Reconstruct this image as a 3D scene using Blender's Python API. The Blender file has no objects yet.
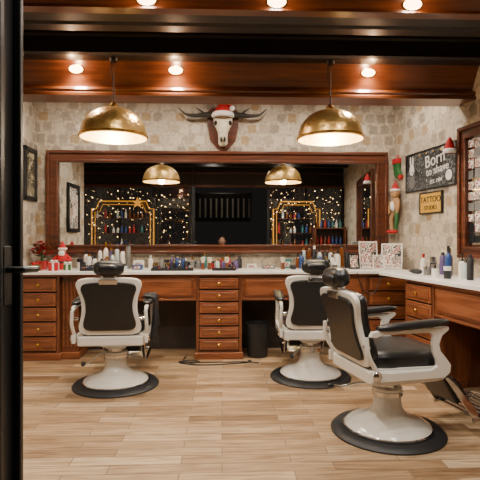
import bpy, bmesh, math, random
from math import radians, sin, cos, pi
from mathutils import Vector, Matrix
random.seed(7)
C = bpy.context.scene.collection

# ---------------------------------------------------------------- materials
def lin(h):
    h = h.lstrip('#'); r = []
    for i in (0, 2, 4):
        c = int(h[i:i+2], 16)/255
        r.append(c/12.92 if c <= .04045 else ((c+.055)/1.055)**2.4)
    return (r[0], r[1], r[2], 1)

def newmat(name):
    m = bpy.data.materials.new(name); m.use_nodes = True
    nt = m.node_tree; b = nt.nodes['Principled BSDF']
    return m, nt, b

def mat(name, col, rough=.5, metal=0, emit=None, es=0, noise=0.12, nscale=12, bump=0, coat=0, trans=0):
    m, nt, b = newmat(name)
    c = lin(col)
    b.inputs['Roughness'].default_value = rough
    b.inputs['Metallic'].default_value = metal
    if coat: b.inputs['Coat Weight'].default_value = coat
    if trans: b.inputs['Transmission Weight'].default_value = trans
    tc = nt.nodes.new('ShaderNodeTexCoord')
    n = nt.nodes.new('ShaderNodeTexNoise'); n.inputs['Scale'].default_value = nscale
    n.inputs['Detail'].default_value = 4
    nt.links.new(tc.outputs['Object'], n.inputs['Vector'])
    r = nt.nodes.new('ShaderNodeValToRGB')
    r.color_ramp.elements[0].position = .3; r.color_ramp.elements[1].position = .7
    r.color_ramp.elements[0].color = tuple(x*(1-noise) for x in c[:3])+(1,)
    r.color_ramp.elements[1].color = tuple(min(1, x*(1+noise)) for x in c[:3])+(1,)
    nt.links.new(n.outputs['Fac'], r.inputs['Fac'])
    nt.links.new(r.outputs['Color'], b.inputs['Base Color'])
    if bump:
        bp = nt.nodes.new('ShaderNodeBump'); bp.inputs['Strength'].default_value = bump
        bp.inputs['Distance'].default_value = .01
        nt.links.new(n.outputs['Fac'], bp.inputs['Height']); nt.links.new(bp.outputs['Normal'], b.inputs['Normal'])
    if emit:
        b.inputs['Emission Color'].default_value = lin(emit); b.inputs['Emission Strength'].default_value = es
    return m

def wood(name, c1, c2, axis='x', rough=.35, coat=.3):
    m, nt, b = newmat(name)
    tc = nt.nodes.new('ShaderNodeTexCoord'); mp = nt.nodes.new('ShaderNodeMapping')
    s = {'x': (1.2, 16, 16), 'z': (16, 16, 1.2), 'y': (16, 1.2, 16)}[axis]
    mp.inputs['Scale'].default_value = s
    nt.links.new(tc.outputs['Object'], mp.inputs['Vector'])
    n = nt.nodes.new('ShaderNodeTexNoise'); n.inputs['Scale'].default_value = 1.6
    n.inputs['Detail'].default_value = 8; n.inputs['Distortion'].default_value = .6
    nt.links.new(mp.outputs['Vector'], n.inputs['Vector'])
    r = nt.nodes.new('ShaderNodeValToRGB')
    r.color_ramp.elements[0].position = .33; r.color_ramp.elements[1].position = .68
    r.color_ramp.elements[0].color = lin(c1); r.color_ramp.elements[1].color = lin(c2)
    nt.links.new(n.outputs['Fac'], r.inputs['Fac']); nt.links.new(r.outputs['Color'], b.inputs['Base Color'])
    b.inputs['Roughness'].default_value = rough; b.inputs['Coat Weight'].default_value = coat
    b.inputs['Coat Roughness'].default_value = .2
    return m

def wallpaper():
    m, nt, b = newmat('wallpaper'); L = nt.links.new
    def N(t, **k):
        n = nt.nodes.new(t)
        for a, v in k.items(): setattr(n, a, v)
        return n
    def M(op, a, bb=None):
        n = N('ShaderNodeMath', operation=op)
        for i, v in enumerate((a, bb)):
            if v is None: continue
            if isinstance(v, (int, float)): n.inputs[i].default_value = v
            else: L(v, n.inputs[i])
        return n.outputs[0]
    tc = N('ShaderNodeTexCoord'); sp = N('ShaderNodeSeparateXYZ'); L(tc.outputs['Object'], sp.inputs[0])
    dn = N('ShaderNodeTexNoise'); dn.inputs['Scale'].default_value = 14; L(tc.outputs['Object'], dn.inputs['Vector'])
    d = M('MULTIPLY', M('SUBTRACT', dn.outputs['Fac'], .5), .5)
    u = M('ADD', M('DIVIDE', M('ADD', sp.outputs[0], sp.outputs[1]), .125), 0); v = M('DIVIDE', sp.outputs[2], .125)
    row = M('FLOOR', v)
    u = M('ADD', u, M('MULTIPLY', row, .37))
    fu = M('FLOOR', u)
    cb = N('ShaderNodeCombineXYZ'); L(fu, cb.inputs[0]); L(row, cb.inputs[1])
    wn = N('ShaderNodeTexWhiteNoise', noise_dimensions='2D'); L(cb.outputs[0], wn.inputs['Vector'])
    au = M('ABSOLUTE', M('SUBTRACT', M('FRACT', u), .5)); av = M('ABSOLUTE', M('SUBTRACT', M('FRACT', v), .5))
    ln = M('POWER', M('ADD', M('POWER', au, 5.0), M('POWER', av, 5.0)), .2)
    ln = M('ADD', ln, M('MULTIPLY', d, .40))
    mr = N('ShaderNodeMapRange'); L(ln, mr.inputs['Value'])
    mr.inputs['From Min'].default_value = .35; mr.inputs['From Max'].default_value = .42
    mr.inputs['To Min'].default_value = 1; mr.inputs['To Max'].default_value = 0
    ramp = N('ShaderNodeValToRGB'); ramp.color_ramp.interpolation = 'CONSTANT'
    cols = ['#a1937e', '#7c7266', '#c0b3a0', '#aea292', '#d3c9b8', '#8e8375', '#97794a', '#c6baa6', '#736d63']
    e = ramp.color_ramp.elements; e[0].color = lin(cols[0]); e[1].position = .999; e[1].color = lin(cols[-1])
    for i, c in enumerate(cols[1:-1]):
        x = e.new((i+1)/8.3); x.color = lin(c)
    L(wn.outputs['Value'], ramp.inputs['Fac'])
    n2 = N('ShaderNodeTexNoise'); n2.inputs['Scale'].default_value = 26; n2.inputs['Detail'].default_value = 8
    L(tc.outputs['Object'], n2.inputs['Vector'])
    r2 = N('ShaderNodeValToRGB'); r2.color_ramp.elements[0].position = .35; r2.color_ramp.elements[1].position = .65
    r2.color_ramp.elements[0].color = lin('#9c907e'); r2.color_ramp.elements[1].color = lin('#c8bcaa')
    L(n2.outputs['Fac'], r2.inputs['Fac'])
    mx = N('ShaderNodeMix', data_type='RGBA')
    L(M('MULTIPLY', mr.outputs['Result'], .9), mx.inputs[0])
    L(r2.outputs['Color'], mx.inputs[6]); L(ramp.outputs['Color'], mx.inputs[7])
    r3 = N('ShaderNodeMix', data_type='RGBA'); r3.inputs[0].default_value = .25
    L(mx.outputs[2], r3.inputs[6]); L(r2.outputs['Color'], r3.inputs[7])
    L(r3.outputs[2], b.inputs['Base Color']); b.inputs['Roughness'].default_value = .75
    return m

def floor_mat():
    m, nt, b = newmat('wood_plank_floor'); L = nt.links.new
    tc = nt.nodes.new('ShaderNodeTexCoord')
    br = nt.nodes.new('ShaderNodeTexBrick'); br.offset = .37; br.offset_frequency = 2
    br.inputs['Scale'].default_value = 1; br.inputs['Brick Width'].default_value = .6
    br.inputs['Row Height'].default_value = .1; br.inputs['Mortar Size'].default_value = .003
    br.inputs['Mortar Smooth'].default_value = .2
    br.inputs['Color1'].default_value = (0, 0, 0, 1); br.inputs['Color2'].default_value = (1, 1, 1, 1)
    br.inputs['Mortar'].default_value = (.5, .5, .5, 1)
    L(tc.outputs['Object'], br.inputs['Vector'])
    ramp = nt.nodes.new('ShaderNodeValToRGB'); e = ramp.color_ramp.elements
    e[0].color = lin('#84694e'); e[1].color = lin('#d3bc9c')
    for p, c in ((.25, '#ae9373'), (.5, '#c0a786'), (.75, '#9a7e5f')):
        x = e.new(p); x.color = lin(c)
    L(br.outputs['Color'], ramp.inputs['Fac'])
    mp = nt.nodes.new('ShaderNodeMapping'); mp.inputs['Scale'].default_value = (1.5, 20, 1)
    L(tc.outputs['Object'], mp.inputs['Vector'])
    n = nt.nodes.new('ShaderNodeTexNoise'); n.inputs['Scale'].default_value = 2.2; n.inputs['Detail'].default_value = 8
    n.inputs['Distortion'].default_value = .8
    L(mp.outputs['Vector'], n.inputs['Vector'])
    r2 = nt.nodes.new('ShaderNodeValToRGB'); r2.color_ramp.elements[0].position = .32; r2.color_ramp.elements[1].position = .6
    r2.color_ramp.elements[0].color = lin('#a08a70'); r2.color_ramp.elements[1].color = lin('#ffffff')
    L(n.outputs['Fac'], r2.inputs['Fac'])
    mx = nt.nodes.new('ShaderNodeMix'); mx.data_type = 'RGBA'; mx.blend_type = 'MULTIPLY'; mx.inputs[0].default_value = .75
    L(ramp.outputs['Color'], mx.inputs[6]); L(r2.outputs['Color'], mx.inputs[7])
    m2 = nt.nodes.new('ShaderNodeMix'); m2.data_type = 'RGBA'
    L(br.outputs['Fac'], m2.inputs[0]); L(mx.outputs[2], m2.inputs[6]); m2.inputs[7].default_value = lin('#74604a')
    L(m2.outputs[2], b.inputs['Base Color'])
    b.inputs['Roughness'].default_value = .36
    return m

def sticker_mat(name, scale, cols, rough=.5):
    m, nt, b = newmat(name); L = nt.links.new
    tc = nt.nodes.new('ShaderNodeTexCoord')
    v = nt.nodes.new('ShaderNodeTexVoronoi'); v.distance = 'CHEBYCHEV'; v.inputs['Scale'].default_value = scale
    L(tc.outputs['Object'], v.inputs['Vector'])
    s = nt.nodes.new('ShaderNodeSeparateColor'); L(v.outputs['Color'], s.inputs[0])
    n = nt.nodes.new('ShaderNodeTexNoise'); n.inputs['Scale'].default_value = scale*5
    L(tc.outputs['Object'], n.inputs['Vector'])
    a = nt.nodes.new('ShaderNodeMath'); a.operation = 'MULTIPLY_ADD'; a.inputs[1].default_value = 1.0; a.inputs[2].default_value = -.5
    L(n.outputs['Fac'], a.inputs[0])
    ad = nt.nodes.new('ShaderNodeMath'); ad.operation = 'ADD'; L(s.outputs[0], ad.inputs[0]); L(a.outputs[0], ad.inputs[1])
    r = nt.nodes.new('ShaderNodeValToRGB'); r.color_ramp.interpolation = 'CONSTANT'
    e = r.color_ramp.elements; e[0].color = lin(cols[0]); e[1].position = (len(cols)-1)/len(cols); e[1].color = lin(cols[-1])
    for i, c in enumerate(cols[1:-1]):
        x = e.new((i+1)/len(cols)); x.color = lin(c)
    L(ad.outputs[0], r.inputs['Fac']); L(r.outputs['Color'], b.inputs['Base Color']); b.inputs['Roughness'].default_value = rough
    return m

WALL = wallpaper(); FLOOR = floor_mat()
WOOD = wood('cherry_wood', '#5f321d', '#88502f', 'x'); WOODZ = wood('cherry_wood_upright', '#532c1a', '#784629', 'z')
WOODL = wood('cherry_drawer', '#6e3c23', '#965b38', 'x')
MFRAME = wood('mahogany_frame', '#42200f', '#66341e', 'x')
BEAMBR = wood('varnished_beam', '#542b16', '#7a4320', 'x', .3, .5)
BEAMDK = wood('dark_beam', '#130e0a', '#211811', 'x', .5, .1)
CEIL = wood('dark_ceiling_boards', '#0c0a08', '#14100c', 'x', .6, 0)
WHITE = mat('white_stone_top', '#eceae6', .25, noise=.04)
CREAM = mat('cream_enamel', '#dad7ce', .16, noise=.04, coat=.6)
BLACK = mat('black_leather', '#17191c', .33, bump=.15, nscale=60)
RUBBER = mat('black_rubber', '#1f2124', .5)
DARK = mat('black_paint', '#16191c', .35)
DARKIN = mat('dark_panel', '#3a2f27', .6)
CHROME = mat('chrome', '#d0d0d0', .12, 1, noise=.02)
STEEL = mat('aged_steel', '#4d4f50', .35, 1)
BRASS = mat('brass', '#d0a252', .25, 1)
GOLD = mat('hammered_gold', '#e6bd72', .3, .78, bump=.8, nscale=26, noise=.1, coat=.4)
GOLDIN = mat('gold_leaf_inside_glow', '#f0cf8e', .4, .6, emit='#ffc878', es=.6, noise=.25, nscale=20)  # emission puts the bulb's glow into the dome lining
BULB = mat('bulb_glow', '#fff0d0', .4, emit='#ffe0b0', es=25)
SPOTM = mat('downlight_glow', '#ffe0b0', .4, emit='#ffd2a0', es=12)
MIRROR = mat('mirror_glass', '#dadddd', .01, 1, noise=0)
RED = mat('red_felt', '#b3181e', .8); FUR = mat('white_fur', '#e9e6e0', .9, bump=.5, nscale=90)
GREEN = mat('green_leaf', '#28602f', .6); BONE = mat('bone', '#d8cfb8', .6, noise=.2, nscale=25)
HORN = mat('horn', '#2b2722', .4); EYE = mat('socket_dark', '#1a120c', .8)
GLASSB = mat('amber_glass', '#6b3a14', .1, coat=1); CLEAR = mat('pale_glass', '#b9c6c8', .1, coat=1)
PALE = mat('plastic_white', '#dedcd6', .35); BLUEP = mat('plastic_blue', '#27457e', .35); PINK = mat('plastic_rose', '#b0485a', .35)
PURP = mat('plastic_purple', '#584a78', .35); TEAL = mat('plastic_teal', '#2f6e70', .35); TAN = mat('tan_plush', '#a9825a', .9)
YEL = mat('yellow_sign', '#c79a38', .5); REDP = mat('plastic_red', '#a4231f', .35); GREY = mat('grey_plastic', '#6c6c6a', .4)
SKIN = mat('skin', '#c9977a', .6); HAIR = mat('dark_hair', '#1d1713', .7); JACKET = mat('navy_jacket', '#1c2230', .8); JEANS = mat('denim', '#2c3850', .8)
GOLDGLOW = mat('glowing_gold', '#d09838', .4, emit='#f0a030', es=.8)  # emission stands in for light on the gold frames; star lantern shares it
FAIRY = mat('fairy_light_glow', '#ffe0a0', .4, emit='#ffcf86', es=11)
STICK = sticker_mat('sticker_collage', 12, ['#141414', '#e8e4da', '#2b2b2b', '#b8b4aa', '#8d2a22', '#f0eee8', '#30302e'])
BOARD = sticker_mat('chalk_board_art', 7, ['#17191b', '#1d1f20', '#26282a', '#6d7073', '#2f3133', '#191b1c', '#4f5355', '#101112', '#a9a69d'])
PRINT = sticker_mat('print_art', 18, ['#e9e6dd', '#ded9cd', '#3c3c3a', '#c0bdb5', '#c9c4b8', '#8f3a2c', '#2f3c50'])
PIC = sticker_mat('old_photo', 10, ['#57503f', '#bdb294', '#2d2a22', '#8a8069'])

glass, nt, b_ = newmat('window_glass')
nt.nodes.remove(b_); tr = nt.nodes.new('ShaderNodeBsdfTransparent'); gl = nt.nodes.new('ShaderNodeBsdfGlossy')
gl.inputs['Roughness'].default_value = .02; mxs = nt.nodes.new('ShaderNodeMixShader'); mxs.inputs[0].default_value = .08
nt.links.new(tr.outputs[0], mxs.inputs[1]); nt.links.new(gl.outputs[0], mxs.inputs[2])
nt.links.new(mxs.outputs[0], nt.nodes['Material Output'].inputs[0])

# ---------------------------------------------------------------- mesh helpers
def finish(name, bm, m, parent=None, smooth=False, bevel=0, ang=40, sub=0):
    me = bpy.data.meshes.new(name); bmesh.ops.recalc_face_normals(bm, faces=bm.faces[:]); bm.to_mesh(me); bm.free()
    for k in (m if isinstance(m, (list, tuple)) else [m]): me.materials.append(k)
    if smooth or bevel:
        me.shade_smooth(); me.set_sharp_from_angle(angle=radians(ang))
    o = bpy.data.objects.new(name, me); C.objects.link(o)
    if parent: o.parent = parent
    if bevel:
        md = o.modifiers.new('bevel', 'BEVEL'); md.width = bevel; md.segments = 3; md.limit_method = 'ANGLE'; md.harden_normals = True
    return o

def box(name, x0, x1, y0, y1, z0, z1, m, parent=None, bevel=0, rot=None):
    bm = bmesh.new(); c = Vector(((x0+x1)/2, (y0+y1)/2, (z0+z1)/2))
    bmesh.ops.create_cube(bm, size=1)
    bmesh.ops.scale(bm, vec=(abs(x1-x0), abs(y1-y0), abs(z1-z0)), verts=bm.verts)
    o = finish(name, bm, m, parent, bevel=bevel); o.location = c
    if rot: o.rotation_euler = rot
    return o

def wbox(name, x0, x1, y0, y1, z0, z1, m, parent=None):
    bm = bmesh.new(); bmesh.ops.create_cube(bm, size=1)
    for v in bm.verts:
        v.co = Vector(((x0+x1)/2+v.co.x*(x1-x0), (y0+y1)/2+v.co.y*(y1-y0), (z0+z1)/2+v.co.z*(z1-z0)))
    return finish(name, bm, m, parent)

def prism(name, pts, t0, t1, plane, m, parent=None, bevel=0, smooth=False):
    def P(a, b, t): return {'xz': (a, t, b), 'yz': (t, a, b), 'xy': (a, b, t)}[plane]
    bm = bmesh.new(); A = [bm.verts.new(P(a, b, t0)) for a, b in pts]; B = [bm.verts.new(P(a, b, t1)) for a, b in pts]
    n = len(pts); bm.faces.new(A); bm.faces.new(B[::-1])
    for i in range(n): bm.faces.new((A[i], A[(i+1) % n], B[(i+1) % n], B[i]))
    return finish(name, bm, m, parent, bevel=bevel, smooth=smooth)

def lathe(name, prof, m, parent=None, seg=32, loc=(0, 0, 0), ang=40):
    bm = bmesh.new(); rings = []
    for p in prof:
        r, z = p[0], p[1]
        if r < 1e-5: rings.append([bm.verts.new((0, 0, z))])
        else: rings.append([bm.verts.new((r*cos(2*pi*i/seg), r*sin(2*pi*i/seg), z)) for i in range(seg)])
    for k in range(len(rings)-1):
        a, b = rings[k], rings[k+1]; mi = prof[k+1][2] if len(prof[k+1]) > 2 else 0
        for i in range(seg):
            j = (i+1) % seg
            if len(a) == 1 and len(b) == 1: continue
            if len(a) == 1: f = bm.faces.new((a[0], b[i], b[j]))
            elif len(b) == 1: f = bm.faces.new((a[i], a[j], b[0]))
            else: f = bm.faces.new((a[i], a[j], b[j], b[i]))
            f.material_index = mi
    o = finish(name, bm, m, parent, smooth=True, ang=ang); o.location = loc
    return o

def cat(pts, n=8):
    pts = [Vector(p) for p in pts]
    if len(pts) < 3: return pts
    out = []; P = [pts[0]*2-pts[1]]+pts+[pts[-1]*2-pts[-2]]
    for i in range(1, len(P)-2):
        for k in range(n):
            t = k/n; a, b, c, d = P[i-1], P[i], P[i+1], P[i+2]
            out.append(.5*((2*b)+(c-a)*t+(2*a-5*b+4*c-d)*t*t+(3*b-a-3*c+d)*t**3))
    out.append(pts[-1]); return out

def tube(name, pts, r, m, parent=None, smooth=True, seg=10, r1=None, n=8):
    P = cat(pts, n) if smooth else [Vector(p) for p in pts]
    bm = bmesh.new(); rings = []; N = len(P)
    up = Vector((0, 0, 1)); prev = None
    for i, p in enumerate(P):
        t = (P[min(i+1, N-1)]-P[max(i-1, 0)])
        if t.length < 1e-9: t = Vector((0, 0, 1))
        t.normalize()
        if prev is None:
            a = t.cross(up if abs(t.z) < .9 else Vector((1, 0, 0))).normalized()
        else:
            a = (prev-t*prev.dot(t))
            a = a.normalized() if a.length > 1e-6 else t.orthogonal().normalized()
        prev = a; b = t.cross(a)
        rr = r if r1 is None else r+(r1-r)*i/(N-1)
        rings.append([bm.verts.new(p+(a*cos(2*pi*k/seg)+b*sin(2*pi*k/seg))*rr) for k in range(seg)])
    for i in range(N-1):
        for k in range(seg):
            bm.faces.new((rings[i][k], rings[i][(k+1) % seg], rings[i+1][(k+1) % seg], rings[i+1][k]))
    bm.faces.new(rings[0]); bm.faces.new(rings[-1][::-1])
    return finish(name, bm, m, parent, smooth=True, ang=60)

def ball(name, loc, s, m, parent=None, p=2.0, rot=None, seg=24):
    bm = bmesh.new(); bmesh.ops.create_uvsphere(bm, u_segments=seg, v_segments=seg//2, radius=1)
    for v in bm.verts:
        c = v.co; k = (abs(c.x)**p+abs(c.y)**p+abs(c.z)**p)**(-1/p)
        v.co = Vector((c.x*k*s[0], c.y*k*s[1], c.z*k*s[2]))
    o = finish(name, bm, m, parent, smooth=True, ang=80); o.location = loc
    if rot: o.rotation_euler = rot
    return o

def empty(name, loc=(0, 0, 0), rz=0):
    e = bpy.data.objects.new(name, None); e.empty_display_size = .1; e.location = loc; e.rotation_euler = (0, 0, rz); C.objects.link(e)
    return e

def text(name, s, size, m, parent, loc, rot=(radians(90), 0, 0), ext=.002):
    cu = bpy.data.curves.new(name, 'FONT'); cu.body = s; cu.size = size; cu.extrude = ext; cu.align_x = 'CENTER'; cu.align_y = 'CENTER'
    cu.materials.append(m); o = bpy.data.objects.new(name, cu); C.objects.link(o); o.parent = parent; o.location = loc; o.rotation_euler = rot
    return o

# ---------------------------------------------------------------- room
BY = 5.35; FL = radians(8); RX = 1.95
def xr(y): return RX+math.tan(FL)*(BY-y)
RZ = -(pi/2-FL)
SF = .3
wbox('floor', -3.3, 3.0, -3.5, 5.6, -.08, 0, FLOOR)
wbox('wall_back', -2.15, 2.1, BY, BY+.1, 0, 2.85, WALL)
wbox('wall_left', -2.13, -2.03, 3.6, BY, 0, 2.85, WALL)
wbox('wall_left_return', -3.1, -2.03, 3.5, 3.6, 0, 2.85, WALL)
wbox('wall_left_front', -3.1, -3.0, SF, 3.5, 0, 2.85, WALL)
wr = wbox('wall_right', 0, 5.12, 0, .1, 0, 2.85, WALL); wr.location = (RX, BY, 0); wr.rotation_euler = (0, 0, RZ)
wbox('ceiling', -3.1, 2.85, SF-.1, BY+.1, 2.85, 2.93, CEIL)

def beam(name, poly, m, ynear):
    x0 = -2.03 if ynear > 3.6 else -3.0
    return prism(name, poly, x0, xr(ynear)+.012, 'yz', m)
beam('ceiling_beam', [(3.93, 2.85), (3.93, 2.67), (4.03, 2.47), (3.99, 2.465), (3.975, 2.44), (3.985, 2.425), (3.97, 2.41), (3.97, 2.39), (4.2, 2.39), (4.2, 2.85)], BEAMBR, 3.93)
beam('ceiling_beam', [(3.70, 2.85), (3.70, 2.78), (3.73, 2.77), (3.73, 2.65), (3.76, 2.64), (3.88, 2.64), (3.88, 2.85)], BEAMDK, 3.70)
beam('ceiling_beam', [(3.37, 2.85), (3.37, 2.73), (3.39, 2.71), (3.49, 2.71), (3.49, 2.85)], BEAMDK, 3.37)
beam('ceiling_beam', [(3.08, 2.85), (3.08, 2.68), (3.10, 2.66), (3.22, 2.66), (3.22, 2.85)], BEAMDK, 3.08)
beam('ceiling_beam', [(2.80, 2.85), (2.80, 2.80), (2.90, 2.62), (2.90, 2.60), (2.98, 2.60), (2.98, 2.85)], BEAMBR, 2.80)
for y in (2.2, 1.5, .8): beam('ceiling_beam', [(y, 2.85), (y, 2.66), (y+.16, 2.66), (y+.16, 2.85)], BEAMDK, y)

WARM = (1, .89, .77)
def spot(name, loc, power, ang=120, col=WARM, tgt=None, rad=.05, parent=None):
    l = bpy.data.lights.new(name, 'SPOT'); l.energy = power; l.spot_size = radians(ang); l.spot_blend = .7; l.color = col
    l.shadow_soft_size = rad; o = bpy.data.objects.new(name, l); C.objects.link(o); o.location = loc
    if parent: o.parent = parent
    if tgt: o.rotation_euler = (Vector(tgt)-Vector(loc)).to_track_quat('-Z', 'Y').to_euler()
    return o

def downlight(x, y, z, tilt, power, spill):
    e = empty('recessed_downlight', (x, y, z)); e.rotation_euler = (tilt, 0, 0); e.scale = (1.25, .72, 1)
    lathe('trim_ring', [(.045, -.001), (.052, -.001), (.052, -.005), (.045, -.006), (.045, -.001)], BRASS, e)
    lathe('lamp_disc', [(0, -.004), (.045, -.004)], SPOTM, e)
    spot('downlight_lamp', (x, y-.03, z-.035), power, 150)
    l = bpy.data.lights.new('downlight_spill', 'POINT'); l.energy = spill; l.color = (1, .60, .32); l.shadow_soft_size = .02
    o = bpy.data.objects.new('downlight_spill', l); C.objects.link(o); o.location = (x, y-.12, z-.01)
for x in (-1.19, -.38, 1.22): downlight(x, 3.965, 2.60, radians(-63), 36, 4.2)
for x in (-.45, .33, 1.16): downlight(x, 2.885, 2.645, radians(-61), 34, 1.6)
for x, y, p in ((-1.9, 1.9, 105), (-.4, 1.9, 105), (1.2, 1.9, 105), (-.2, 1.2, 85), (1.3, 1.15, 85)):
    spot('ceiling_fill', (x, y, 2.82), p, 150, rad=.08)  # unseen overhead spots added to light the room, without fixtures
for x in (-1.5, -.5, .5, 1.5):
    spot('back_wall_fill', (x, 4.5, 2.82), 68, 168, tgt=(x, 4.95, 0), rad=.08, col=(1, .86, .70))  # spots added behind the beam to light the back wall and counter

# ---------------------------------------------------------------- storefront
sf = empty('storefront', (0, SF, 0))
def header(xa, xb):
    box('header', xa, xb, -.06, 0, 2.3, 2.85, BEAMDK, sf)
    box('header_moulding', xa, xb, 0, .03, 2.31, 2.36, MFRAME, sf, .008); box('header_moulding', xa, xb, 0, .02, 2.60, 2.63, MFRAME, sf, .006)
def pane(xa, xb):
    box('kick_panel', xa, xb, -.06, 0, 0, .15, DARK, sf); header(xa, xb)
    box('glass', xa, xb, -.035, -.03, .15, 2.3, glass, sf)
    n = max(1, round((xb-xa)/.8))
    for i in range(n+1):
        x = xa+(xb-xa)*i/n; box('mullion', x-.025, x+.025, -.06, .005, .0, 2.3, DARK, sf)
pane(-2.97, -.62); pane(1.0, 2.62); header(-.6, .98)
def window_shelf(x0, x1, z0, z1):
    e = empty('gold_frame_shelf', (0, SF+.09, 0)); r = .16
    for k, q in ((0, .013), (.07, .007)):
        a, b, c = x0+k, x1-k, z1-k
        pts = [(a, 0, z0), (a, 0, c-r), (a+r*.6, 0, c-r), (a+r, 0, c), (b-r, 0, c), (b-r*.6, 0, c-r), (b, 0, c-r), (b, 0, z0)]
        tube('frame_tube', pts, q, GOLDGLOW, e, smooth=False, seg=6)
    for s in (x0, x1): tube('upright', [(s, 0, 0), (s, 0, z0)], .013, BRASS, e, smooth=False)
    for z in (z0, z0+.33, z0+.64):
        box('shelf', x0+.07, x1-.07, -.05, .05, z-.012, z, MFRAME, e)
        n = int((x1-x0-.2)/.085)
        for k in range(n):
            if random.random() < .25: continue
            h = random.uniform(.1, .22); r_ = .026
            lathe('shelf_bottle', [(0, 0), (r_, 0), (r_, h*.6), (r_*.4, h*.75), (r_*.4, h), (0, h)], random.choice([PALE, REDP, TEAL, GLASSB, BLUEP, GLASSB, CLEAR]), e, 12, loc=(x0+.12+k*.085, 0, z))
window_shelf(-2.75, -1.45, 1.0, 2.0); window_shelf(1.1, 2.1, 1.0, 2.0)
bm = bmesh.new()
def bead(x, y, z, r):
    g = bmesh.ops.create_icosphere(bm, subdivisions=1, radius=r)
    bmesh.ops.translate(bm, vec=(x, y, z), verts=g['verts'])
for x0, x1, n in ((-2.92, -.66, 28), (1.03, 2.55, 20)):
    for i in range(n):
        x = x0+(x1-x0)*i/(n-1)+random.uniform(-.04, .04); L = random.uniform(.4, 1.4); z = 2.28-random.uniform(0, .3)
        while z > 2.28-L:
            bead(x+random.uniform(-.02, .02), SF+(.02 if random.random() < .5 else .17), z, random.choice([.005, .006, .008, .011])); z -= random.uniform(.09, .30)
finish('fairy_light_curtain', bm, FAIRY)
e = empty('star_lantern', (-1.75, .62, 1.95))
sp_ = [((.12 if i % 2 == 0 else .05)*sin(i*pi/5), (.12 if i % 2 == 0 else .05)*cos(i*pi/5)) for i in range(10)]
prism('star', sp_, -.02, .02, 'xz', GOLDGLOW, e); tube('cord', [(0, 0, .12), (0, 0, .9)], .004, DARK, e, smooth=False)
e = empty('street_awning', (0, -3.0, 0))
prism('canopy', [(-.4, 1.7), (-.4, 1.72), (0, 2.5), (0, 2.48)], -.85, .85, 'yz', DARK, e)
for i in range(11):
    x = -.8+i*.155; prism('slat', [(.02, 1.80), (-.0, 1.80), (-.0, 2.34), (.02, 2.34)], x, x+.045, 'yz', GREY, e)
for x in (-.82, .82): box('post', x-.02, x+.02, -.05, .0, 0, 2.48, DARK, e)
spot('awning_fill', (0, -1.6, 2.7), 22, 70, tgt=(0, -3, 2), col=(1, .8, .6))  # added light aimed at the awning slats; no street lamp stands here
e = empty('display_cabinet', (2.25, .72, 0))
for a, b in ((-.35, -.32), (.27, .30)): box('side', a, b, -.15, .15, 0, 1.45, WOODZ, e)
box('back_board', -.34, .29, -.15, -.13, .02, 1.45, DARKIN, e)
for i in range(5):
    z = .05+i*.34; box('shelf', -.33, .28, -.13, .15, z, z+.02, WOOD, e)
    for k in range(7): lathe('bottle', [(0, 0), (.028, 0), (.028, .1), (.012, .13), (.012, .17), (0, .17)], random.choice([PALE, REDP, TEAL, GLASSB, BLUEP]), e, 12, loc=(-.27+k*.08, .03, z+.02))

# open door at the left
dr = empty('door_1', (-.615, .36, 0), radians(-4.5)); D = .93
box('leaf', -.045, 0, 0, D, .01, 2.22, DARK, dr, .004)
box('stile_moulding', 0, .012, D-.10, D-.085, .15, 2.15, DARK, dr, .003)
box('stile_moulding', 0, .02, D-.018, D, .01, 2.2, DARK, dr, .004)
box('panel_moulding', 0, .012, .10, .115, .15, 2.15, DARK, dr, .003)
box('rail_moulding', 0, .012, .115, D-.10, 1.0, 1.02, DARK, dr, .003)
box('rail_moulding', 0, .012, .115, D-.10, 2.13, 2.15, DARK, dr, .003)
box('escutcheon', 0, .008, D-.075, D-.035, 1.05, 1.2, STEEL, dr, .003)
tube('handle', [(0, D-.055, 1.14), (.04, D-.055, 1.14), (.05, D-.045, 1.14), (.05, D+.01, 1.138)], .009, STEEL, dr)
box('door_jamb', -.09, -.0, -.06, -.005, 0, 2.3, DARK, dr)

# ---------------------------------------------------------------- counters
def drawers(e, x0, x1, yf, z0, z1, n, knobs=1, plinth=True, yb=-.005, pl=.015):
    box('carcass', x0, x1, yf+.02, yb, z0, z1, WOODZ, e)
    if plinth: box('plinth', x0-pl, x1+.015, yf-.01, yf+.3, 0, .07, WOOD, e, .008)
    box('stile', x0, x0+.03, yf, yf+.03, z0, z1, WOODZ, e, .003); box('stile', x1-.03, x1, yf, yf+.03, z0, z1, WOODZ, e, .003)
    a, b = z0+.09 if plinth else z0+.01, z1-.015; h = (b-a)/n
    for i in range(n):
        za, zb = a+i*h+.008, a+(i+1)*h-.008
        box('drawer_gap', x0+.03, x1-.03, yf+.012, yf+.021, za-.008, zb+.008, EYE, e)
        box('drawer_front', x0+.035, x1-.035, yf-.008, yf+.02, za, zb, WOODL, e, .005)
        box('drawer_panel', x0+.06, x1-.06, yf-.016, yf, za+.022, zb-.022, WOOD, e, .006)
        xs = [(x0+x1)/2] if knobs == 1 else [x0+(x1-x0)*.3, x0+(x1-x0)*.7]
        for x in xs:
            k = lathe('knob', [(0, 0), (.006, 0), (.006, .012), (.015, .016), (.016, .024), (.009, .03), (0, .031)], BRASS, e, 14)
            k.location = (x, yf-.014, (za+zb)/2); k.rotation_euler = (radians(90), 0, 0)

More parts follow.
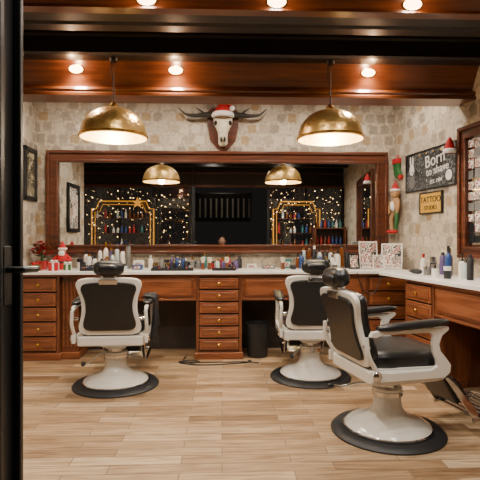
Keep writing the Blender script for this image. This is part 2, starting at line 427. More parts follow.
def apron(e, x0, x1, yf, z0, z1, n=1):
    box('apron', x0, x1, yf+.01, yf+.035, z0, z1, WOODL, e, .002)
    w = (x1-x0)/n
    for i in range(n):
        box('apron_drawer', x0+w*i+.03, x0+w*(i+1)-.03, yf-.004, yf+.015, z0+.025, z1-.03, WOOD, e, .006)
        box('apron_bead', x0+w*i+.05, x0+w*(i+1)-.05, yf-.008, yf+.01, z0+.045, z1-.05, WOODL, e, .004)
    box('apron_lip', x0, x1, yf, yf+.03, z0-.012, z0+.006, WOOD, e, .004)

cb = empty('barber_counter', (0, BY, 0)); yf = -.5
box('counter_top', -2.02, 1.925, -.55, -.003, .855, .89, WHITE, cb, .006)
box('top_moulding', -2.015, 1.92, -.52, -.47, .835, .856, WOOD, cb, .004)
drawers(cb, -2.02, -1.62, yf, 0, .84, 5, pl=0); box('pilaster', -1.62, -1.45, yf+.06, -.005, 0, .84, WOODZ, cb, .004)
for i in range(4): box('pilaster_flute', -1.605+i*.038, -1.585+i*.038, yf+.045, yf+.065, .12, .78, WOOD, cb, .005)
box('plinth', -1.62, -1.43, yf+.03, yf+.3, 0, .07, WOOD, cb, .005)
drawers(cb, -.26, .20, yf-.02, 0, .84, 6)
drawers(cb, 1.47, 1.92, yf, 0, .84, 5)
apron(cb, -1.45, -.26, yf, .60, .84, 2); apron(cb, .20, 1.47, yf, .60, .84, 2)
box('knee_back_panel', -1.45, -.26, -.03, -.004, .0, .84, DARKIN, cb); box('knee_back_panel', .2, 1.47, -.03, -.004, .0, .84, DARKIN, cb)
tube('appliance_cord', [(1.60, -.556, .87), (1.60, -.575, .82), (1.56, -.59, .72), (1.5, -.59, .66), (1.42, -.59, .68), (1.38, -.57, .80), (1.36, -.557, .87)], .005, DARK, cb)

cr = empty('barber_counter', (RX, BY, 0), RZ)
yr = -.46
box('counter_top', .62, 2.75, -.50, -.003, .856, .891, WHITE, cr, .006)
box('top_moulding', 1.04, 2.74, -.48, -.43, .835, .856, WOOD, cr, .004)
drawers(cr, 1.05, 1.50, yr, 0, .84, 5)
apron(cr, 1.50, 2.45, yr, .60, .84, 1)
drawers(cr, 2.45, 2.74, yr, 0, .84, 5)
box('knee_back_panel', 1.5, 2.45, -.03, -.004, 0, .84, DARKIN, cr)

# ---------------------------------------------------------------- mirrors
def framed_mirror(e, x0, x1, z0, z1, w, wb, m=MFRAME, glassm=MIRROR):
    box('glass', x0+w*.8, x1-w*.8, -.03, -.012, z0+wb*.8, z1-w*.8, glassm, e)
    for n, (a, b, c, d) in (('frame_top', (x0, x1, z1-w, z1)), ('frame_bottom', (x0, x1, z0, z0+wb)), ('frame_left', (x0, x0+w, z0+wb, z1-w)), ('frame_right', (x1-w, x1, z0+wb, z1-w))):
        box(n, a, b, -.055, -.003, c, d, m, e, .006)
    for n, (a, b, c, d) in (('bead_top', (x0-.012, x1+.012, z1-.025, z1+.012)), ('bead_bottom', (x0-.012, x1+.012, z0-.012, z0+.02)),
                            ('bead_left', (x0-.012, x0+.025, z0+.02, z1-.02)), ('bead_right', (x1-.025, x1+.012, z0+.02, z1-.02))):
        box(n, a, b, -.075, -.003, c, d, m, e, .01)
    for n, (a, b, c, d) in (('slip_top', (x0+w-.022, x1-w+.022, z1-w-.006, z1-w+.022)), ('slip_bottom', (x0+w-.022, x1-w+.022, z0+wb-.02, z0+wb+.006)),
                            ('slip_left', (x0+w-.022, x0+w+.006, z0+wb, z1-w)), ('slip_right', (x1-w-.006, x1-w+.022, z0+wb, z1-w))):
        box(n, a, b, -.068, -.003, c, d, m, e, .007)
em = empty('wall_mirror', (0, BY, 0)); framed_mirror(em, -1.9, 1.84, 1.06, 2.165, .11, .08)
em2 = empty('wall_mirror', (RX, BY, 0), RZ); framed_mirror(em2, 1.24, 2.7, 1.06, 2.165, .09, .08)
for i in range(10):
    for k in range(2):
        z = 1.18+.09*i; x = 1.335+.085*k; box('sticker', x, x+random.uniform(.06, .083), -.034, -.0305, z, z+random.uniform(.06, .085), random.choice([STICK, PRINT, STICK, DARK, GREY]), em2)

# ---------------------------------------------------------------- pendants
def pendant(x, y, zb):
    e = empty('pendant_lamp', (x, y, zb)); R = .258; H = .225
    prof = [(R+.004, -.012), (R+.004, 0)]
    for i in range(1, 13):
        a = i/12*pi/2; prof.append((max(.022, R*cos(a)**.9 if i < 12 else .022), H*sin(a)))
    lathe('dome', prof, GOLD, e, 48, ang=60)
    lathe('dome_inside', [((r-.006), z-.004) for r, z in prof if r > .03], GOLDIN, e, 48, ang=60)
    lathe('rim', [(R+.004, -.012), (R+.01, -.008), (R+.01, .006), (R+.003, .008)], BRASS, e, 48)
    lathe('cap', [(.03, H-.01), (.032, H+.02), (.02, H+.035), (.01, H+.045), (0, H+.045)], BRASS, e, 20)
    lathe('bulb', [(0, .04), (.025, .05), (.038, .08), (.03, .12), (.018, .15), (.018, .2)], BULB, e, 16)
    top = 2.64-zb
    tube('cord', [(0, 0, H+.04), (0, 0, top)], .005, DARK, e, smooth=False)
    tube('cord_loop', [(0, 0, top), (-.02, 0, top-.05), (-.022, 0, top-.12), (-.006, 0, top-.17), (0, 0, top-.19)], .003, DARK, e)
    lathe('ceiling_rose', [(0, top-.03), (.03, top-.025), (.035, top), (0, top)], DARK, e, 16)
    l = bpy.data.lights.new('pendant_bulb_light', 'POINT'); l.energy = 32; l.color = (1, .86, .69); l.shadow_soft_size = .04
    o = bpy.data.objects.new('pendant_bulb_light', l); C.objects.link(o); o.parent = e; o.location = (0, 0, .0)
pendant(-.855, 3.83, 2.025); pendant(.87, 3.83, 2.025)

# ---------------------------------------------------------------- bull skull trophy
e = empty('bull_skull_trophy', (.01, BY, 2.42))
prism('plaque', [(-.17, .20), (-.12, .25), (0, .23), (.12, .25), (.17, .20), (.175, .05), (.14, -.12), (.06, -.21), (0, -.235), (-.06, -.21), (-.14, -.12), (-.175, .05)], -.03, -.002, 'xz', MFRAME, e, .008)
bm = bmesh.new(); rings = []
for z, w, d in ((.19, .05, .05), (.16, .095, .08), (.10, .105, .10), (.05, .10, .105), (.0, .075, .10), (-.05, .055, .09), (-.11, .05, .075), (-.16, .052, .06), (-.19, .035, .04)):
    rings.append([bm.verts.new((w*cos(a), -.035-d*.5+(-d*.55*sin(a)), z)) for a in [k*2*pi/16 for k in range(16)]])
for i in range(len(rings)-1):
    for k in range(16): bm.faces.new((rings[i][k], rings[i][(k+1) % 16], rings[i+1][(k+1) % 16], rings[i+1][k]))
bm.faces.new(rings[0]); bm.faces.new(rings[-1])
finish('skull', bm, BONE, e, smooth=True, ang=70)
for s in (-1, 1):
    ball('eye_socket', (s*.072, -.105, .055), (.026, .03, .03), EYE, e)
    ball('nostril', (s*.02, -.125, -.13), (.011, .02, .032), EYE, e)
    tube('horn', [(s*.07, -.07, .14), (s*.18, -.08, .15), (s*.30, -.10, .135), (s*.40, -.12, .145), (s*.48, -.12, .21)], .038, HORN, e, r1=.005, seg=14)
    tube('antler_tine', [(s*.20, -.08, .15), (s*.24, -.09, .19), (s*.30, -.09, .225)], .018, HORN, e, r1=.004)
lathe('hat_cone', [(.105, .13), (.1, .17), (.08, .21), (.05, .25), (.0, .285)], RED, e, 24, loc=(0, -.10, 0))
lathe('hat_trim', [(.10, .11), (.12, .12), (.125, .14), (.115, .165), (.10, .165)], FUR, e, 24, loc=(0, -.10, 0))
ball('hat_pompom', (.1, -.16, .20), (.03, .03, .03), FUR, e)
tube('hat_tail', [(0, -.10, .26), (.05, -.12, .26), (.09, -.15, .215)], .03, RED, e, r1=.015)

# ---------------------------------------------------------------- barber chairs
def outline(s=1.0, k=1.0):
    P = [(.17, 0), (.225, .02), (.24, .07), (.222, .14), (.212, .21), (.218, .29), (.24, .36), (.25, .40), (.235, .435), (.19, .452), (.10, .458), (0, .46)]
    cx = .23
    full = [(x, z) for x, z in P]+[(-x, z) for x, z in P[-2::-1]]
    c = cat([Vector((x, 0, z)) for x, z in full], 3)
    return [(p.x*s, cx+(p.z-cx)*k) for p in c]

def chair(x, y, phi, recl=9, cape=False):
    e = empty('barber_chair', (x, y, 0), -radians(phi))
    lathe('floor_ring', [(0, 0), (.35, 0), (.352, .01), (.335, .028), (.30, .034), (.28, .03), (0, .03)], RUBBER, e, 56)
    lathe('pedestal_base', [(.265, .03), (.265, .045), (.25, .062), (.20, .085), (.15, .10), (.118, .12), (.096, .15), (.086, .19), (.082, .26), (.092, .265), (.092, .28), (0, .28)], CREAM, e, 48)
    lathe('base_trim', [(.266, .03), (.274, .034), (.274, .042), (.266, .046)], CHROME, e, 48)
    lathe('column_collar', [(.085, .232), (.096, .236), (.096, .262), (.085, .266)], CHROME, e, 32)
    lathe('piston', [(.058, .28), (.058, .34), (0, .34)], CHROME, e, 24)
    lathe('seat_hub', [(0, .31), (.085, .31), (.10, .325), (.17, .35), (.19, .385), (0, .385)], CREAM, e, 32)
    fr = [(-.25, -.26), (.25, -.26), (.27, -.2), (.27, .16), (.25, .23), (.18, .275), (.08, .29), (0, .292), (-.08, .29), (-.18, .275), (-.25, .23), (-.27, .16), (-.27, -.2)]
    prism('seat_frame', fr, .375, .455, 'xy', CREAM, e, .015)
    ball('seat_cushion', (0, .015, .50), (.245, .265, .06), BLACK, e, p=4.5, seg=40)
    tube('seat_piping', [(.22, -.2, .458), (.245, 0, .46), (.24, .2, .458), (.16, .265, .458), (0, .275, .458), (-.16, .265, .458), (-.24, .2, .458), (-.245, 0, .46), (-.22, -.2, .458)], .008, CREAM, e)
    b = empty('backrest', (0, -.235, .465)); b.parent = e; b.rotation_euler = (radians(recl), 0, 0)
    prism('back_shell', outline(), -.02, .012, 'xz', CREAM, b, .01, True)
    prism('back_rear_pad', [(px_*.84, .232+(pz-.23)*.84) for px_, pz in outline()], -.036, -.012, 'xz', BLACK, b, .009, True)
    prism('back_cushion', outline(.92, .92), .01, .07, 'xz', BLACK, b, .022, True)
    for s in (-1, 1):
        tube('headrest_post', [(s*.05, -.008, .42), (s*.05, -.008, .52)], .008, CHROME, b, smooth=False)
        for zz in (.12, .24, .35): ball('upholstery_button', (s*.07, .072, zz), (.01, .005, .01), BLACK, b, seg=12)
    box('headrest_bracket', -.07, .07, -.042, -.028, .41, .45, CHROME, b, .004)
    ball('headrest', (0, .012, .528), (.118, .058, .062), BLACK, b, p=2.8, rot=(radians(-6), 0, 0))
    ball('headrest_back', (0, -.032, .528), (.08, .03, .04), BLACK, b, p=3)
    for s in (-1, 1):
        x0, x1 = (.265, .292) if s > 0 else (-.292, -.265)
        br = [(-.27, .40), (.20, .40), (.24, .43), (.245, .475), (.21, .52), (.175, .56), (.165, .60), (.185, .65), (.23, .68), (.23, .70), (-.20, .70), (-.27, .69), (-.285, .66), (-.24, .655), (-.20, .67), (.10, .672), (.125, .65), (.118, .61), (.12, .56), (.145, .51), (.15, .475), (.11, .455), (-.15, .455), (-.27, .47)]
        prism('arm_bracket', br, x0, x1, 'yz', CREAM, e, .007)
        xc = (x0+x1)/2
        ball('armrest_pad', (xc, .0, .718), (.04, .235, .022), BLACK, e, p=3.4, rot=(radians(3), 0, 0))
        tube('arm_link', [(xc, -.24, .47), (xc*1.02, -.29, .56), (xc, -.30, .66)], .014, CREAM, e)
        tube('back_link', [(xc, -.285, .60), (xc*.85, -.29, .60)], .013, CHROME, e, smooth=False)
        ball('pivot_cap', (xc+s*.018, -.24, .44), (.012, .028, .028), CHROME, e)
    for s in (-1, 1):
        tube('footrest_arm', [(s*.17, .26, .39), (s*.18, .36, .33), (s*.17, .47, .18), (s*.165, .56, .10), (s*.165, .72, .10)], .016, STEEL, e)
        prism('footrest_side_plate', [(.28, .37), (.33, .37), (.52, .13), (.52, .09), (.48, .10)], s*.185-.006, s*.185+.006, 'yz', CHROME, e, .003)
    box('calf_pad', -.15, .15, .345, .375, .17, .37, BLACK, e, .012, rot=(radians(32), 0, 0))
    for k in range(7): box('foot_tread', -.165, .165, .50+k*.04, .525+k*.04, .093+.004*k, .107+.004*k, CHROME, e, .004)
    tube('footrest_rim', [(-.19, .48, .09), (-.19, .74, .12), (-.15, .79, .13), (.15, .79, .13), (.19, .74, .12), (.19, .48, .09)], .013, CHROME, e)
    tube('heel_bar', [(-.17, .44, .22), (0, .45, .22), (.17, .44, .22)], .012, CHROME, e)
    tube('pump_lever', [(-.06, -.05, .29), (-.12, -.14, .28), (-.17, -.23, .25), (-.19, -.28, .25)], .009, CHROME, e)
    ball('lever_knob', (-.195, -.295, .252), (.018, .026, .018), BLACK, e)
    if cape:
        bm = bmesh.new(); g = []
        for i in range(13):
            row = []
            for j in range(11):
                v = i/12; y_ = -.13+.26*j/10
                if v < .12: p = (.235+v*.6, y_, .752)
                else: p = (.325+.02*sin(j*1.3+v*3)*(v*1.6), y_*(1-.25*v)+.02*sin(v*7), .748-(v-.12)*(.40+.09*sin(j*.55))+.012*sin(j*.9)*v)
                row.append(bm.verts.new(p))
            g.append(row)
        for i in range(12):
            for j in range(10): bm.faces.new((g[i][j], g[i][j+1], g[i+1][j+1], g[i+1][j]))
        o = finish('draped_cape', bm, RUBBER, e, smooth=True, ang=80)
        md = o.modifiers.new('s', 'SOLIDIFY'); md.thickness = .008
    return e
chair(-.88, 4.03, -2, cape=True); chair(.775, 4.19, 2); chair(1.045, 3.0, 78, recl=14)

# ---------------------------------------------------------------- waste bin, cables
lathe('waste_bin', [(0, .005), (.10, .0), (.105, .02), (.125, .33), (.132, .335), (.132, .345), (.12, .34), (.1, .03), (0, .03)], RUBBER, None, 28, loc=(.365, 4.95, 0))
tube('power_cable', [(-.37, 4.92, .010), (-.38, 4.78, .006), (-.30, 4.68, .006), (-.22, 4.72, .006), (-.32, 4.76, .012), (-.42, 4.70, .006), (-.2, 4.60, .006), (.1, 4.64, .006), (.28, 4.70, .006), (.26, 4.76, .006)], .006, DARK)
tube('extension_cord', [(-.40, 4.66, .02), (-.24, 4.64, .02), (-.16, 4.70, .006), (.05, 4.70, .006), (.2, 4.66, .018), (.36, 4.66, .006)], .005, DARK)

# ---------------------------------------------------------------- counter clutter
ZC = .8905
def bottle(name, x, y, h, r, body, cap, kind=0, z=ZC):
    if kind == 0: p = [(0, 0), (r*.95, 0), (r, .01), (r, h*.62), (r*.75, h*.72), (r*.35, h*.78), (r*.35, h*.82, 1), (r*.45, h*.82, 1), (r*.45, h, 1), (0, h, 1)]
    elif kind == 1: p = [(0, 0), (r, 0), (r, h*.8), (r*.8, h*.86), (r*.55, h*.87, 1), (r*.5, h, 1), (0, h, 1)]
    elif kind == 2: p = [(0, 0), (r, 0), (r, h*.65), (r*1.05, h*.66, 1), (r*1.05, h*.98, 1), (0, h, 1)]
    else: p = [(0, 0), (r, 0), (r, h*.6), (r*.5, h*.68), (r*.3, h*.7, 1), (r*.3, h*.78, 1), (r*.12, h*.78, 1), (r*.12, h*.93, 1), (r*.4, h*.94, 1), (r*.4, h, 1), (0, h, 1)]
    return lathe(name, p, [body, cap], None, 20, loc=(x, y, z))
K = [('shampoo_bottle', 0), ('hair_spray_can', 1), ('pomade_jar', 2), ('pump_bottle', 3)]
MT = [PALE, CLEAR, GLASSB, BLUEP, PURP, TEAL, GREY, RUBBER, RUBBER, PALE, CLEAR]
def row(x0, x1, y, n, hmin, hmax, kinds, cols):
    for i in range(n):
        x = x0+(x1-x0)*(i+.5)/n; k = random.choice(kinds); h = random.uniform(hmin, hmax)
        if k == 2: h *= .5
        r = min(random.uniform(.022, .029), (x1-x0)/n*.45) if k != 2 else min(.031, (x1-x0)/n*.45)
        bottle(K[k][0], x, y+random.uniform(-.008, .008), h, r, random.choice(cols), random.choice([RUBBER, PALE, BRASS, CHROME, RUBBER]), k)
row(-1.56, -1.36, 5.22, 3, .15, .22, [0, 2, 3], MT)
row(-1.34, -.98, 5.22, 6, .22, .29, [0, 1, 3], [PALE, PURP, CLEAR, GREY, PALE, RUBBER])
row(-1.50, -1.00, 5.13, 8, .10, .20, [0, 2, 1], MT)
row(-1.46, -1.10, 5.03, 6, .08, .14, [2, 0], MT)
row(-.80, -.16, 5.22, 11, .12, .20, [0, 1, 2], MT)
row(-.14, .22, 5.22, 6, .12, .20, [0, 1, 2], [PINK, REDP, GLASSB, RUBBER, PALE])
row(-.74, -.22, 5.13, 8, .08, .15, [2, 0], [RUBBER, GREY, PALE, STEEL, RUBBER])
row(-.08, .18, 5.12, 4, .08, .12, [2, 0, 1], MT)
row(.80, 1.40, 5.22, 10, .15, .27, [0, 1, 3], MT)
row(.82, 1.28, 5.12, 7, .12, .22, [2, 0, 1], [RUBBER, GREY, PALE, BLUEP])
row(.86, 1.22, 5.02, 6, .10, .16, [2, 2, 0], [RUBBER, GREY, PALE, CHROME])

def clipper(x, y, rz, m=RUBBER):
    e = empty('hair_clipper', (x, y, .892), rz)
    ball('body', (0, 0, .024), (.024, .06, .022), m, e, p=3)
    box('blade', -.02, .02, .052, .074, .014, .03, CHROME, e, .002)
    box('switch', -.006, .006, -.02, .01, .043, .05, CHROME, e, .002)
for x, m in ((-.68, RUBBER), (-.56, STEEL), (-.44, RUBBER), (-.32, GREY), (.12, RUBBER), (.74, RUBBER)): clipper(x, 4.985, random.uniform(-.3, .3), m)
def brush(x, y):
    e = empty('neck_brush', (x, y, ZC))
    lathe('handle', [(0, 0), (.02, 0), (.024, .02), (.014, .04), (.018, .07), (0, .075)], WOOD, e, 18)
    lathe('bristles', [(.016, .07), (.024, .1), (.026, .125), (0, .13)], BONE, e, 18)
for x in (-.20, -.13, .05, .64): brush(x, 5.03)
def tray(x, y, w, d, n):
    e = empty('tool_tray', (x, y, ZC)); box('base', -w/2, w/2, -d/2, d/2, 0, .006, RUBBER, e)
    for a, b, c, d_ in ((-w/2, w/2, -d/2, -d/2+.005), (-w/2, w/2, d/2-.005, d/2), (-w/2, -w/2+.005, -d/2, d/2), (w/2-.005, w/2, -d/2, d/2)): box('rim', a, b, c, d_, .004, .025, RUBBER, e)
    for i in range(n):
        xx = -w/2+w*(i+.5)/n; tube('scissor_or_comb', [(xx, -d*.35, .014), (xx+random.uniform(-.01, .01), d*.35, .03)], .006, random.choice([CHROME, RUBBER, REDP]), e, smooth=False)
tray(-.5, 4.865, .42, .08, 9); tray(.02, 4.865, .24, .08, 6); tray(-1.3, 4.9, .24, .1, 5)
def carton(x, y, w, d, h, m, rz=0, z=ZC):
    e = empty('product_box', (x, y, z), rz); box('carton', -w/2, w/2, -d/2, d/2, 0, h, m, e, .003); box('label', -w*.35, w*.35, -d/2-.002, -d/2, h*.2, h*.75, PRINT, e)
carton(-.89, 5.18, .11, .06, .09, PALE, .1); carton(-.88, 5.05, .1, .07, .05, BLUEP, -.1); carton(.32, 5.17, .1, .05, .05, PALE); carton(.70, 5.2, .1, .06, .1, TEAL)
carton(.5, 5.17, .14, .08, .04, GREY)

def framed_print(x, y, w, h, rz, m=PRINT, fm=DARK, tilt=-8):
    e = empty('framed_print', (x, y, .894), rz); e.rotation_euler = (radians(tilt), 0, rz)
    box('picture', -w/2+.012, w/2-.012, -.008, -.002, .012, h-.012, m, e)
    for a, b, c, d in ((-w/2, w/2, 0, .014), (-w/2, w/2, h-.014, h), (-w/2, -w/2+.014, .014, h-.014), (w/2-.014, w/2, .014, h-.014)): box('frame', a, b, -.014, 0, c, d, fm, e, .002)
    box('backing', -w/2+.005, w/2-.005, 0, .004, .005, h-.005, fm, e)
framed_print(1.585, 5.14, .2, .29, -.05, STICK, PALE); framed_print(1.40, 5.04, .12, .16, .1, STICK)
framed_print(1.80, 5.04, .22, .27, -.5, STICK, PALE, -12); framed_print(1.62, 4.91, .12, .15, -.2, PRINT, PALE)

# poinsettia & santa
e = empty('poinsettia_plant', (-1.885, 5.10, ZC))
lathe('pot', [(0, 0), (.05, 0), (.07, .08), (.075, .09), (.06, .09), (0, .08)], REDP, e, 24)
for mm, nm, cnt in ((RED, 'bracts', 80), (GREEN, 'leaves', 44)):
    bm = bmesh.new()
    for k in range(cnt):
        a = random.uniform(0, 2*pi); el = random.uniform(-.3, 1.4) if mm is RED else random.uniform(-.7, 1.0); r = random.uniform(.05, .105)
        c = Vector((cos(a)*cos(el)*r, sin(a)*cos(el)*r, .175+sin(el)*r*1.2)); d = Vector((cos(a), sin(a), .3)).normalized()*.036; sd = Vector((-sin(a), cos(a), 0))*.02
        bm.faces.new([bm.verts.new(c-d), bm.verts.new(c+sd+Vector((0, 0, .008))), bm.verts.new(c+d), bm.verts.new(c-sd+Vector((0, 0, .008)))])
    finish(nm, bm, mm, e)
tube('stem', [(0, 0, .07), (0, 0, .2)], .01, GREEN, e, smooth=False)
def gift(x, y, w, h, m, rib=FUR):
    e = empty('gift_box', (x, y, ZC), .1); box('wrap', -w/2, w/2, -w/2, w/2, 0, h, m, e, .003)
    box('ribbon', -.01, .01, -w/2-.002, w/2+.002, -.0, h+.003, rib, e); box('ribbon', -w/2-.002, w/2+.002, -.01, .01, 0, h+.003, rib, e)
    for s in (-1, 1): ball('bow', (s*.02, 0, h+.015), (.02, .01, .012), rib, e)
gift(-1.70, 4.93, .09, .08, RED); gift(-1.58, 4.98, .07, .06, GREEN); gift(-1.88, 4.90, .1, .06, GREEN, RED)
e = empty('santa_figurine', (-1.69, 5.16, ZC)); e.scale = (1.4,)*3
lathe('body', [(0, 0), (.05, 0), (.055, .05), (.04, .1), (.025, .125), (0, .13)], RED, e, 20)
ball('head', (0, -.005, .135), (.026, .026, .028), SKIN, e)
ball('beard', (0, -.024, .115), (.024, .014, .03), FUR, e)
lathe('hat', [(.03, .15), (.022, .175), (0, .215)], RED, e, 18); lathe('hat_trim', [(.028, .145), (.034, .15), (.033, .16), (.026, .162)], FUR, e, 18)
lathe('belt', [(.054, .045), (.057, .05), (.055, .06), (.05, .062)], RUBBER, e, 20)
for s in (-1, 1): tube('arm', [(s*.035, 0, .1), (s*.06, -.01, .075), (s*.045, -.03, .06)], .012, RED, e)

# ---------------------------------------------------------------- wall pieces
def sign(name, x0, x1, z0, z1, m, fm, txt=None, tm=PALE):
    e = empty(name, (RX, BY, 0), RZ)
    box('board', x0, x1, -.02, -.004, z0, z1, m, e, .003)
    for a, b, c, d in ((x0, x1, z0-.012, z0), (x0, x1, z1, z1+.012), (x0-.012, x0, z0-.012, z1+.012), (x1, x1+.012, z0-.012, z1+.012)): box('edge', a, b, -.026, -.004, c, d, fm, e)
    for s, dx, dz, sz, tilt in (txt or []):
        text('lettering', s, sz, tm, e, ((x0+x1)/2+dx, -.0215, (z0+z1)/2+dz), rot=(radians(90), radians(tilt), 0))
    return e
s1 = sign('chalkboard_sign', .29, 1.14, 1.71, 2.085, BOARD, DARK, [('Born', .10, .08, .17, -6), ('to shave', .14, -.02, .11, -5), ('EST. 1984', .12, -.13, .05, -4)])
def disc(n, x, z, rx, rz_, m): ball(n, (x, -.022, z), (rx, .004, rz_), m, s1)
disc('painted_head', .40, 1.93, .045, .06, PALE); disc('painted_ear', .375, 2.02, .012, .05, PALE); disc('painted_ear', .42, 2.02, .012, .05, PALE)
disc('painted_body', .41, 1.80, .05, .07, GREY); disc('painted_snout', .41, 1.905, .02, .018, DARK); disc('painted_drum', 1.04, 1.80, .05, .05, PALE); disc('painted_drum_face', 1.04, 1.80, .035, .035, REDP)
for k in range(5): disc('painted_star', .55+k*.12, 2.06, .01, .01, YEL)
sign('yellow_sign', .56, .92, 1.47, 1.66, YEL, DARK, [('TATTOO', 0, .03, .085, 0), ('STUDIO', 0, -.05, .06, 0)], DARK)
def wall_picture(y0, y1, z0, z1, m, name='framed_picture', fm=MFRAME):
    Lw = empty(name, (-2.03, BY, 0), radians(90)); a0, a1 = y0-BY, y1-BY
    box('picture', a0+.03, a1-.03, -.018, -.004, z0+.03, z1-.03, m, Lw)
    for a, b, c, d in ((a0, a1, z0, z0+.05), (a0, a1, z1-.05, z1), (a0, a0+.05, z0, z1), (a1-.05, a1, z0, z1)): box('frame', a, b, -.035, -.003, c, d, fm, Lw, .008)
wall_picture(4.96, 5.28, 1.61, 2.17, PIC, fm=DARK)
wall_picture(3.8, 4.3, 1.3, 1.95, STICK, fm=DARK)
e = empty('christmas_stocking', (RX, BY, 0), RZ)
prism('sock', [(.05, 2.06), (.15, 2.06), (.15, 1.98), (.19, 1.92), (.20, 1.88), (.17, 1.86), (.10, 1.88), (.06, 1.92)], -.05, -.006, 'xz', GREEN, e, .012)
box('cuff', .045, .155, -.06, -.004, 2.04, 2.10, RED, e, .01); box('toe', .16, .205, -.054, -.005, 1.865, 1.91, RED, e, .012)
tube('loop', [(.10, -.03, 2.10), (.10, -.02, 2.14), (.11, -.01, 2.12)], .004, RED, e)
e = empty('santa_hat', (RX, BY, 0), RZ)
lathe('cone', [(.045, 0), (.038, .05), (.02, .10), (0, .13)], RED, e, 20, loc=(1.215, -.13, 1.98)); lathe('trim', [(.044, -.02), (.054, -.01), (.054, .01), (.044, .02)], FUR, e, 20, loc=(1.215, -.13, 1.98))
box('peg', 1.195, 1.205, -.13, -.004, 1.975, 1.985, BRASS, e)
e = empty('plush_elf', (RX, BY, 0), RZ)
ball('torso', (.15, -.07, 1.58), (.06, .05, .09), TAN, e); ball('head', (.15, -.075, 1.71), (.05, .05, .055), TAN, e)
ball('belly', (.15, -.10, 1.57), (.038, .03, .06), FUR, e)
lathe('hat', [(.05, 1.74), (.03, 1.79), (0, 1.84)], RED, e, 16, loc=(.15, -.075, 0)); lathe('hat_trim', [(.046, 1.73), (.056, 1.74), (.052, 1.755), (.044, 1.757)], FUR, e, 16, loc=(.15, -.075, 0))
for s in (-1, 1):
    tube('leg', [(.15+s*.03, -.07, 1.51), (.15+s*.06, -.09, 1.42), (.15+s*.04, -.09, 1.31)], .026, GREEN if s > 0 else TAN, e, r1=.018)
    ball('shoe', (.15+s*.04, -.11, 1.29), (.025, .045, .022), RED, e)
    tube('arm', [(.15+s*.045, -.07, 1.64), (.15+s*.095, -.09, 1.58), (.15+s*.085, -.1, 1.49)], .02, TAN, e, r1=.015)
    ball('eye', (.15+s*.018, -.121, 1.72), (.006, .004, .007), DARK, e)
tube('hanging_loop', [(.15, -.075, 1.83), (.15, -.03, 1.85), (.15, -.004, 1.855)], .003, RED, e)

# items on the right counter
def rloc(s, d): return (RX+sin(FL)*s-cos(FL)*d, BY-cos(FL)*s-sin(FL)*d)
for s, d, h, r, b, c, k in ((1.30, .2, .26, .028, BLUEP, RUBBER, 0), (1.42, .15, .2, .03, PALE, RUBBER, 3), (1.33, .34, .11, .03, PALE, CHROME, 2), (1.54, .2, .15, .032, CLEAR, CHROME, 1),
                            (1.66, .25, .2, .025, RUBBER, RUBBER, 1), (1.85, .2, .22, .028, GLASSB, RUBBER, 0), (.98, .14, .16, .03, RUBBER, CHROME, 2), (1.1, .12, .2, .028, PURP, RUBBER, 1), (1.2, .12, .24, .026, GLASSB, BRASS, 0),
                            (.85, .16, .18, .028, PALE, REDP, 0), (1.14, .3, .08, .03, GREY, CHROME, 2), (1.5, .34, .1, .028, RUBBER, PALE, 2)):
    x, y = rloc(s, d); bottle(K[k][0], x, y, h, r, b, c, k, z=.8915)
x, y = rloc(1.0, .32); clipper(x, y, .4)

# ---------------------------------------------------------------- photographer kneeling in the doorway (reflected in the mirror)
ph = empty('photographer', (0, -.5, 0))
def skin(name, verts, edges, m, root=0):
    me = bpy.data.meshes.new(name); me.from_pydata([v[:3] for v in verts], edges, []); me.materials.append(m)
    o = bpy.data.objects.new(name, me); C.objects.link(o); o.parent = ph
    o.modifiers.new('skin', 'SKIN')
    for i, v in enumerate(verts): me.skin_vertices[0].data[i].radius = (v[3], v[3] if len(v) < 5 else v[4]); me.skin_vertices[0].data[i].use_root = (i == root)
    sb = o.modifiers.new('sub', 'SUBSURF'); sb.levels = 1; sb.render_levels = 2
    return o
skin('torso_and_arms', [(0, -.1, .50, .15, .11), (0, -.08, .66, .14, .10), (0, -.05, .82, .17, .11), (0, -.03, .95, .15, .09), (0, -.01, 1.03, .06),
     (.19, -.03, .93, .06), (.25, .06, .72, .05), (.09, .26, .98, .036), (-.19, -.03, .93, .06), (-.25, .06, .72, .05), (-.09, .26, .98, .036)],
     [(0, 1), (1, 2), (2, 3), (3, 4), (3, 5), (5, 6), (6, 7), (3, 8), (8, 9), (9, 10)], JACKET)
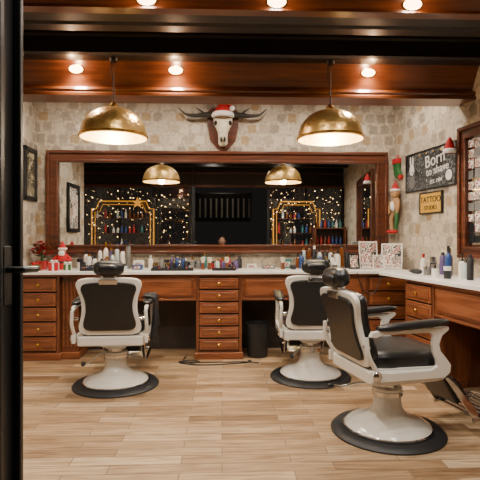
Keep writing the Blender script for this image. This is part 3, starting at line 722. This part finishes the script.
skin('legs', [(0, -.1, .48, .14, .12), (.12, -.06, .42, .09), (.14, .12, .09, .06), (.13, -.22, .07, .05), (.13, -.42, .06, .035), (-.12, -.06, .42, .09), (-.14, .12, .09, .06), (-.13, -.22, .07, .05), (-.13, -.42, .06, .035)],
     [(0, 1), (1, 2), (2, 3), (3, 4), (0, 5), (5, 6), (6, 7), (7, 8)], JEANS)
skin('neck', [(0, -.01, 1.01, .05), (0, .0, 1.08, .048)], [(0, 1)], SKIN)
ball('head', (0, .02, 1.15), (.074, .092, .112), SKIN, ph, p=2.2); ball('hair', (0, -.005, 1.195), (.084, .098, .095), HAIR, ph)
ball('nose', (0, .115, 1.14), (.012, .018, .02), SKIN, ph); ball('mouth', (0, .105, 1.095), (.024, .008, .006), RED, ph)
for s in (-1, 1):
    ball('eye', (s*.03, .103, 1.16), (.012, .008, .008), FUR, ph); ball('ear', (s*.076, .01, 1.145), (.01, .02, .03), SKIN, ph)
    ball('shoe', (s*.13, -.50, .05), (.045, .11, .045), RUBBER, ph); ball('palm', (s*.075, .29, 1.02), (.022, .035, .042), SKIN, ph)
    for k, L in enumerate((.07, .08, .075, .06)):
        z = 1.0+k*.018; tube('finger', [(s*.075, .30, z), (s*.078, .30+L*.45, z+.004), (s*.055, .30+L*.7, z+.006), (s*.04, .30+L*.72, z+.006)], .009, SKIN, ph, r1=.007)
    tube('thumb', [(s*.07, .275, 1.0), (s*.05, .27, 1.035), (s*.04, .285, 1.06)], .010, SKIN, ph, r1=.008)
box('camera_body', -.05, .05, .30, .345, .99, 1.07, RUBBER, ph, .006)
k = lathe('camera_lens', [(0, 0), (.028, 0), (.03, .05), (.026, .055), (0, .04)], RUBBER, ph, 20); k.location = (0, .345, 1.03); k.rotation_euler = (radians(-90), 0, 0)

# ---------------------------------------------------------------- world + camera
w = bpy.data.worlds.new('world'); bpy.context.scene.world = w; w.use_nodes = True
w.node_tree.nodes['Background'].inputs[0].default_value = (.014, .012, .011, 1); w.node_tree.nodes['Background'].inputs[1].default_value = 1
cam = bpy.data.cameras.new('camera'); cam.lens = 36; cam.sensor_width = 36; cam.shift_y = -2/480; cam.clip_start = .02
co = bpy.data.objects.new('camera', cam); C.objects.link(co); co.location = (0, 0, 1.22); co.rotation_euler = (radians(90), 0, -math.atan(18/480))
bpy.context.scene.camera = co
